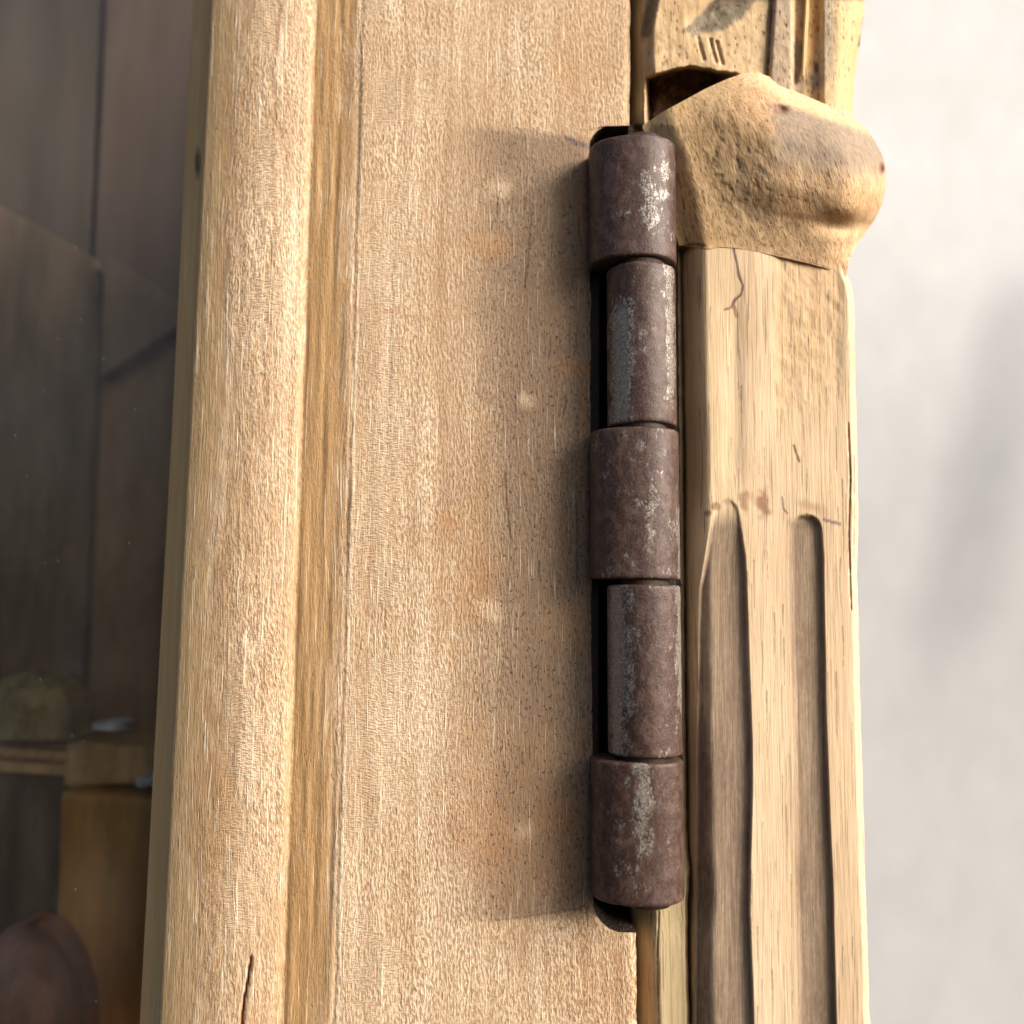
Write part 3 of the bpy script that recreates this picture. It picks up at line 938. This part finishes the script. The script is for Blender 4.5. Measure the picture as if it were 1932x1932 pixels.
D = -1.7 - 4.3 * bul * (0.30 + 0.70 * sstep(0.0, 0.55, U))
win = 0.15 + 0.85 * sstep(0.0, 0.22, V) * (1 - sstep(0.68, 0.95, V))
D = D + 7.0 * np.clip((U - 0.80) / 0.20, 0, 1) ** 2.2 * win + 2.2 * (1 - sstep(0.0, 0.16, U))
D = D + 1.5 * gauss(X, 1590, 42) * gauss(Y, 424, 17)    # gouged hollow under the swell
D = D + 0.2 * gauss(X, 1420, 34) * gauss(Y - (X - 1420) * .35, 400, 26)
D = D + 0.45 * (fbm(X * 0.014, Y * 0.014, 51, 4) - 0.5) + 0.09 * (fbm(X * 0.07, Y * 0.05, 52, 3) - 0.5)
# facet line between the yellow flank and the grey face
D = D - 0.15 * np.exp(-((X - (1452 + (Y - 220) * 0.10)) / 22) ** 2) * sstep(190, 230, Y) * (1 - sstep(300, 400, Y))
pits_m = sstep(0.56, 0.70, fbm(X * 0.10, Y * 0.06, 61, 3)) * gauss(X, 1390, 70) * gauss(Y - (X - 1390) * .5, 320, 70)
D = D + 0.12 * pits_m
D = D + 1.0 * gauss(X, 1474, 12) * gauss(Y, 208, 8) + 1.2 * gauss(X, 1663, 4) * gauss(Y, 318, 12)
pos = P(X, Y, D)
st = Stain(X, Y)
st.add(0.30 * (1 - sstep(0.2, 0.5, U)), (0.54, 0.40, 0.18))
st.add(0.88 * sstep(1440, 1475, X + 12 * (fbm(X * .05, Y * .05, 71) - .5) * 2) * sstep(196, 214, Y - 0.30 * (X - 1500)) * (1 - sstep(285, 350, Y - 0.1 * (X - 1500))), (0.225, 0.185, 0.15))
st.add(0.45 * sstep(1440, 1500, X) * sstep(330, 380, Y) * (1 - sstep(400, 430, Y)), (0.42, 0.24, 0.11))
st.blob(1400, 260, 90, 60, (0.50, 0.31, 0.14), .5, 0.9, ang=30, seed=72)
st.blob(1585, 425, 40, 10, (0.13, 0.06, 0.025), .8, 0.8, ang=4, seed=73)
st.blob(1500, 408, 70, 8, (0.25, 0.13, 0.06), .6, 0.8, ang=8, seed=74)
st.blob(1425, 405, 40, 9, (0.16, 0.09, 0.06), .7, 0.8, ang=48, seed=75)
st.blob(1474, 206, 22, 11, (0.17, 0.08, 0.06), .85, 0.5, ang=15, rough=.6, scale=.08, seed=76)
st.blob(1663, 318, 5, 13, (0.16, 0.05, 0.04), .9, 0.5, seed=77)
st.blob(1330, 450, 60, 16, (0.44, 0.25, 0.11), .5, 0.8, seed=78)
st.add(0.3 * pits_m, (0.24, 0.13, 0.06))
rng = np.random.default_rng(33)
for q in range(170):
    x0, y0, L = rng.uniform(1275, 1450), rng.uniform(185, 430), rng.uniform(6, 20)
    sl_ = 0.35 + 0.002 * (x0 - 1350)
    st.line([(x0, y0), (x0 + sl_ * L, y0 + L)], rng.uniform(1.6, 3.0), (0.25, 0.135, 0.06), rng.uniform(.25, .75), seed=q)
for q in range(60):
    x0, y0, L = rng.uniform(1470, 1655), rng.uniform(225, 380), rng.uniform(8, 22)
    st.line([(x0, y0), (x0 + 0.3 * L, y0 + L)], rng.uniform(1.4, 2.4), (0.20, 0.14, 0.095), rng.uniform(.2, .6), seed=q)
st.add(0.6 * sstep(1380, 1420, X) * (1 - sstep(6, 34, Y - co_top(X))), (0.84, 0.62, 0.38))  # pale rough top edge, its lit look painted into the colour
st.line([(1285, 466), (1310, 460), (1330, 463)], 4.0, (0.10, 0.05, 0.03), .9)
st.line([(1460, 478), (1520, 492), (1560, 505), (1590, 515)], 2.6, (0.26, 0.12, 0.07), .7, broken=.35)
for xx in (1475, 1492, 1505, 1520, 1535):
    st.blob(xx, 368 + (xx - 1475) * .2, 5, 2.5, (0.08, 0.04, 0.02), .9, 0.5, seed=xx)
ca, sa = math.cos(0.25), math.sin(0.25)
gxx, gzz = pos[..., 0] * 1000, pos[..., 2] * 1000
grain = np.stack([gxx * ca + gzz * sa, D, -gxx * sa + gzz * ca], -1)
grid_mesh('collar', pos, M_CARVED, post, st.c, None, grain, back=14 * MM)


# --- upper shaft, hacked about
def up_l(y): return np.interp(y, [-160, 0, 80, 150, 240, 300], [1206, 1210, 1211, 1213, 1217, 1220]) + 3 * (vnoise(y * .05, y * 0, 5) - .5)
def up_r(y): return np.interp(y, [-160, 0, 40, 80, 130, 215, 300], [1636, 1632, 1629, 1622, 1615, 1607, 1602]) + 2.5 * (vnoise(y * .06, y * 0, 6) - .5)


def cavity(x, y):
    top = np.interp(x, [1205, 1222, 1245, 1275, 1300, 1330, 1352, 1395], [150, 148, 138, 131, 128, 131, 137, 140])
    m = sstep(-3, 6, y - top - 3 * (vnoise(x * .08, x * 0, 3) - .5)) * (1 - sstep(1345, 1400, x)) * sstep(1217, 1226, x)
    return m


def up_dep(x, y, u):
    l, r = up_l(y), up_r(y)
    d = -1.2 + 2.2 * (1 - sstep(-4, 26, x - l)) + 4.0 * np.clip(1 - (r - x) / 40.0, 0, 1) ** 2.3
    e = 1452 - (y - 80) * .06
    d = d - 0.9 * sstep(e - 3, e + 4, x) * (1 - sstep(1492, 1500, x)) + 0.8 * np.exp(-((x - e) / 4.5) ** 2)
    d = d + 0.8 * sstep(1494, 1502, x) * (1 - sstep(1546, 1552, x))                     # channel
    d = d - 0.4 * sstep(1549, 1556, x) * (1 - sstep(1580, 1596, x))
    g1, _ = line_dist(x, y, [(1322, 46), (1356, 20), (1400, -20), (1440, -110)])
    d = d + 1.0 * (1 - sstep(3, 34, g1))                                                 # slanting gouges
    g2, _ = line_dist(x, y, [(1214, 78), (1226, 20), (1246, -60)])
    d = d + 0.8 * (1 - sstep(2, 15, g2))
    for (a, b) in ((1322, 78), (1345, 82), (1357, 86)):
        q, _ = line_dist(x, y, [(a - 5, b - 6), (a, b + 14), (a + 6, b + 34)])
        d = d + 0.35 * (1 - sstep(1, 5, q))
    d = d + 6.5 * cavity(x, y) + cavity(x, y) * 1.6 * (fbm(x * .05, y * .05, 8, 4) - .5)
    d = d + 0.4 * (fbm(x * .02, y * .016, 83, 4) - .5) + .10 * (fbm(x * .09, y * .06, 84, 3) - .5)
    return d


def up_st(s, x, y, u):
    e = 1452 - (y - 80) * .06
    s.add(0.45 * sstep(1560, 1600, x), (0.55, 0.42, 0.19))
    g1, _ = line_dist(x, y, [(1285, 78), (1340, 26), (1385, -40), (1420, -110)])
    wob = 10 * (fbm(x * .07, y * .07, 91) - .5)
    low = np.interp(x, [1283, 1310, 1340, 1370, 1400, 1425], [58, 67, 63, 52, 34, 2]) + wob
    patch = sstep(0, 10, x - (1283 + (58 - y) * 1.05) + wob) * (1 - sstep(-8, 4, y - low))
    s.add(0.95 * patch, (0.13, 0.112, 0.085))
    s.add(0.6 * patch * sstep(.5, .62, fbm(x * .09, y * .09, 98)), (0.36, 0.31, 0.22))
    s.blob(1366, 4, 40, 14, (0.035, 0.022, 0.016), .97, 0.6, ang=-24, rough=.5, scale=.06, seed=92)
    g2, _ = line_dist(x, y, [(1218, 60), (1226, 20), (1240, -40)])
    s.add(0.85 * (1 - sstep(5, 17, g2)), (0.15, 0.11, 0.075))
    s.add(0.55 * sstep(e, e + 5, x) * (1 - sstep(1492, 1499, x)) * (0.5 + fbm(x * .05, y * .02, 94)), (0.38, 0.32, 0.27))
    s.add(0.75 * sstep(1494, 1498, x) * (1 - sstep(1514, 1518, x)) * sstep(70, 84, y), (0.20, 0.165, 0.13))
    s.add(0.65 * sstep(1494, 1498, x) * (1 - sstep(1518, 1522, x)) * (1 - sstep(60, 80, y)), (0.40, 0.25, 0.12))
    s.add(0.80 * sstep(1522, 1527, x) * (1 - sstep(1543, 1548, x + (y - 60) * .12)) * (1 - sstep(120, 140, y)), (0.50, 0.27, 0.09))
    s.add(0.70 * sstep(1545, 1551, x + (y - 60) * .1) * (1 - sstep(1566, 1578, x)) * (1 - sstep(130, 160, y)), (0.36, 0.31, 0.235))
    s.blob(1540, 150, 24, 20, (0.30, 0.24, 0.19), .8, 0.6, seed=95)
    s.blob(1540, 128, 5, 12, (0.08, 0.06, 0.05), .9, 0.5, seed=96)
    s.line([(e0, y0) for e0, y0 in ((1458, -160), (1457, 0), (1449, 130), (1446, 160))], 2.6, (0.17, 0.075, 0.04), .85, broken=.25)
    s.line([(1450, 20), (1446, 60), (1440, 66)], 2.4, (0.17, 0.075, 0.04), .7)
    s.line([(1630, 30), (1627, 60), (1621, 85)], 3.5, (0.10, 0.05, 0.06), .9)
    s.line([(1262, 60), (1266, 120), (1270, 160)], 2.4, (0.30, 0.17, 0.08), .7)
    s.line([(1248, 128), (1258, 112), (1262, 128)], 2.2, (0.24, 0.11, 0.05), .8)
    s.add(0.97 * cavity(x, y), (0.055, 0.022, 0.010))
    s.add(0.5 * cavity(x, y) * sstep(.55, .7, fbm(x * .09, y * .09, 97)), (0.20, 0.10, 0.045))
    s.line([(1460, 170), (1500, 186), (1550, 205), (1600, 224)], 4.5, (0.20, 0.09, 0.05), .7, broken=.45)
    rng = np.random.default_rng(21)
    for k in range(110):
        x0, y0 = (rng.uniform(1460, 1610), rng.uniform(-20, 200)) if k < 80 else (rng.uniform(1290, 1440), rng.uniform(20, 120))
        s.blob(x0, y0, rng.uniform(1.6, 3.2), rng.uniform(2.5, 6), (0.13, 0.09, 0.06), rng.uniform(.5, .9), 0.6, rough=.2, seed=k)


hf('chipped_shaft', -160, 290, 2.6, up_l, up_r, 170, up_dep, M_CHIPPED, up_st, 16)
# a lifted sliver of veneer standing out of the channel
sl = [(1525, -120), (1529, -120), (1526, 40), (1521, 110), (1517, 146), (1515, 140), (1518, 70), (1522, 0)]
slab('splinter', sl, -1.5, 0.9, plain('splinter_wood', (0.74, 0.56, 0.27), 0.6, 0.15, 1.0, 0.1, 0.1), post)


# --- edge strip between door and shaft
def es_l(y): return np.interp(y, [-160, 0, 240, 1700, 1932, 2120], [1180, 1184, 1186, 1192, 1200, 1204])
def es_r(y): return np.interp(y, [-160, 0, 150, 240, 480, 1100, 1560, 1600, 1640, 1700, 1760, 1932, 2120], [1216, 1216, 1219, 1224, 1286, 1291, 1296, 1298, 1302, 1298, 1297, 1301, 1302]) + 1.5 * (vnoise(y * .05, y * 0, 15) - .5)


def es_dep(x, y, u):
    left = es_l(y)
    d = 1.0 + 4.6 * np.clip(1 - (x - left) / np.interp(y, [240, 1500], [26, 50]), 0, 1) ** 1.6
    d = d + np.interp(y, [0, 238, 400], [1.0, 1.0, 0])
    hinge_seat = (y > 236) & (y < 1692)
    d = np.where(hinge_seat & (x < np.interp(y, [240, 1716], [1276, 1290])), 4.6, d + np.interp(y, [238, 300, 1600, 1780], [0, 1.2, 1.2, 0]))
    d = d + 0.12 * (fbm(x * .04, y * .006, 16, 3) - .5) + 1.6 * np.clip(1 - (es_r(y) - x) / 6.0, 0, 1)
    q, _ = line_dist(x, y, [(1243, 1720), (1240, 1800), (1241, 1840)])
    return d + 0.15 * (1 - sstep(.5, 2.5, q))


def es_st(s, x, y, u):
    s.add(0.55 + 0 * x, (0.42, 0.35, 0.165))
    s.add(0.45 * (1 - sstep(0.25, 0.6, u)) * (y > 400), (0.22, 0.13, 0.06))  # left side darker: the turned edge's shade put into the colour
    s.line([(1243, 1720), (1240, 1800), (1241, 1860), (1244, 1932)], 2.2, (0.10, 0.06, 0.03), .8, broken=.3)
    s.line([(1262, 1720), (1266, 1850), (1268, 2000)], 2.0, (0.30, 0.22, 0.10), .6)
    s.line([(1285, 1740), (1288, 1850), (1290, 2000)], 2.0, (0.30, 0.22, 0.10), .6)


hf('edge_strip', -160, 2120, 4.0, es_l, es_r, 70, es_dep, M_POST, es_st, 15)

# ------------------------------------------------------------------ stand-ins added behind the glass for its dim reflections
lean = slab('reflection_lean_board', [(-500, 110), (176, 486), (190, 520), (168, 1010), (150, 1390), (-500, 1390)], 52, 3, M_REFL_DARK, None, 0.0002)
o = slab('reflection_brown_board', [(188, 722), (420, 610), (420, 1392), (150, 1392)], 55, 3, plain('reflection_brown', (0.36, 0.225, 0.13), 0.8, 0.3, 0.1, 0.3, 0.1), None, 0.0002)
tag(o, 'upright brown board added behind the glass as a stand-in reflection', 'board')
o = slab('reflection_lower_board', [(-500, 1395), (150, 1395), (100, 2150), (-500, 2150)], 50, 3, M_REFL_DARK, None, 0.0002)
tag(o, 'dim brown lower board added behind the glass as a stand-in reflection', 'board')
tag(lean, 'dark slant-topped board added behind the glass as a stand-in reflection', 'board')
wedge = slab('reflection_wedge', [(196, 482), (372, 588), (340, 612), (188, 712)], 50, 5, M_REFL_DARK, None, 0.0002)
tag(wedge, 'small dark wedge added behind the glass as a stand-in reflection', 'wedge')

for (y0, y1, h, lab) in ((1402, 1432, 11, 'upper of two thin tan rails added low as stand-in reflections'), (1436, 1458, 8, 'lower of two thin tan rails added low as stand-in reflections')):
    r = slab('reflection_rail', [(-300, y0 - 14), (128, y1 - h), (128, y1), (-300, y0 + h - 14)], 44, 5, M_REFL_TAN, None, 0.0012)
    tag(r, lab, 'rail', 'thin stand-in reflections behind the glass')

b1 = slab('reflection_box', [(112, 1492), (300, 1508), (300, 2150), (92, 2150)], 40, 14, M_REFL_BOX, None, 0.0012)
tag(b1, 'tall brown box added behind the lower glass as a stand-in reflection', 'box')
b2 = slab('reflection_block', [(120, 1398), (310, 1410), (306, 1478), (116, 1486)], 44, 12, M_REFL_TAN, None, 0.0012)
tag(b2, 'short tan block added behind the glass as a stand-in reflection', 'reflection stand-in')


def crumple(name, cx, cy, rx, ry, dep, seed, lab):  # added pale scrap in place of a reflected glint
    v, u = np.meshgrid(np.linspace(-1, 1, 18), np.linspace(-1, 1, 26), indexing='ij')
    x = cx + rx * u
    y = cy + ry * v * (0.5 + 0.5 * np.sqrt(np.clip(1 - u ** 2 * .8, 0, 1))) + 4 * (fbm(u * 2 + 9, v * 0, seed) - .5)
    d = dep + 6 * (fbm(u * 2.2 + 5, v * 2 + 5, seed, 3) - .5) + 2.5 * u ** 2
    o = grid_mesh(name, P(x, y, d), M_GLINT, back=(dep + 5) * MM)
    return tag(o, lab, 'foil scrap', 'stand-ins for pale glints in the glass')


crumple('glint_scrap', 208, 1370, 34, 9, 40, 3, 'crumpled pale scrap added as a stand-in for a glint')
crumple('glint_scrap', 282, 1476, 26, 9, 36, 7, 'small pale scrap added as a stand-in for a glint by the door edge')


def mound(name, cx, cy, rx, ry, dep, bulge, mat, seed, foot, rgh=1.0):
    v, u = np.meshgrid(np.linspace(0, 1, 40), np.linspace(-1, 1, 44), indexing='ij')
    w = np.sqrt(np.clip(1 - (1 - np.clip(v * 2.0, 0, 1)) ** 2, 0, 1)) * 0.97 + 0.03
    x = cx + rx * u * w
    y = cy - ry + (ry + foot) * v + 4 * (fbm(u * 2 + 3, v * 3, seed) - .5)
    d = dep - bulge * np.sqrt(np.clip(1 - u ** 2, 0, 1)) * w + rgh * (fbm(u * 4 + 7, v * 4, seed, 4) - .5)
    return grid_mesh(name, P(x, y, d), mat, back=(dep + 6) * MM)


tag(mound('reflection_lump', 58, 1360, 88, 92, 46, 10, M_REFL_LUMP, 4, 36), 'rough tan lump added behind the glass as a stand-in reflection', 'bark')
tag(mound('reflected_finger', 50, 1860, 108, 118, 34, 16, M_FINGER, 6, 300, 0.2), 'rounded reddish brown stand-in for a reflected fingertip low in the glass', 'pot')  # added mound in place of a fingertip reflected in the pane
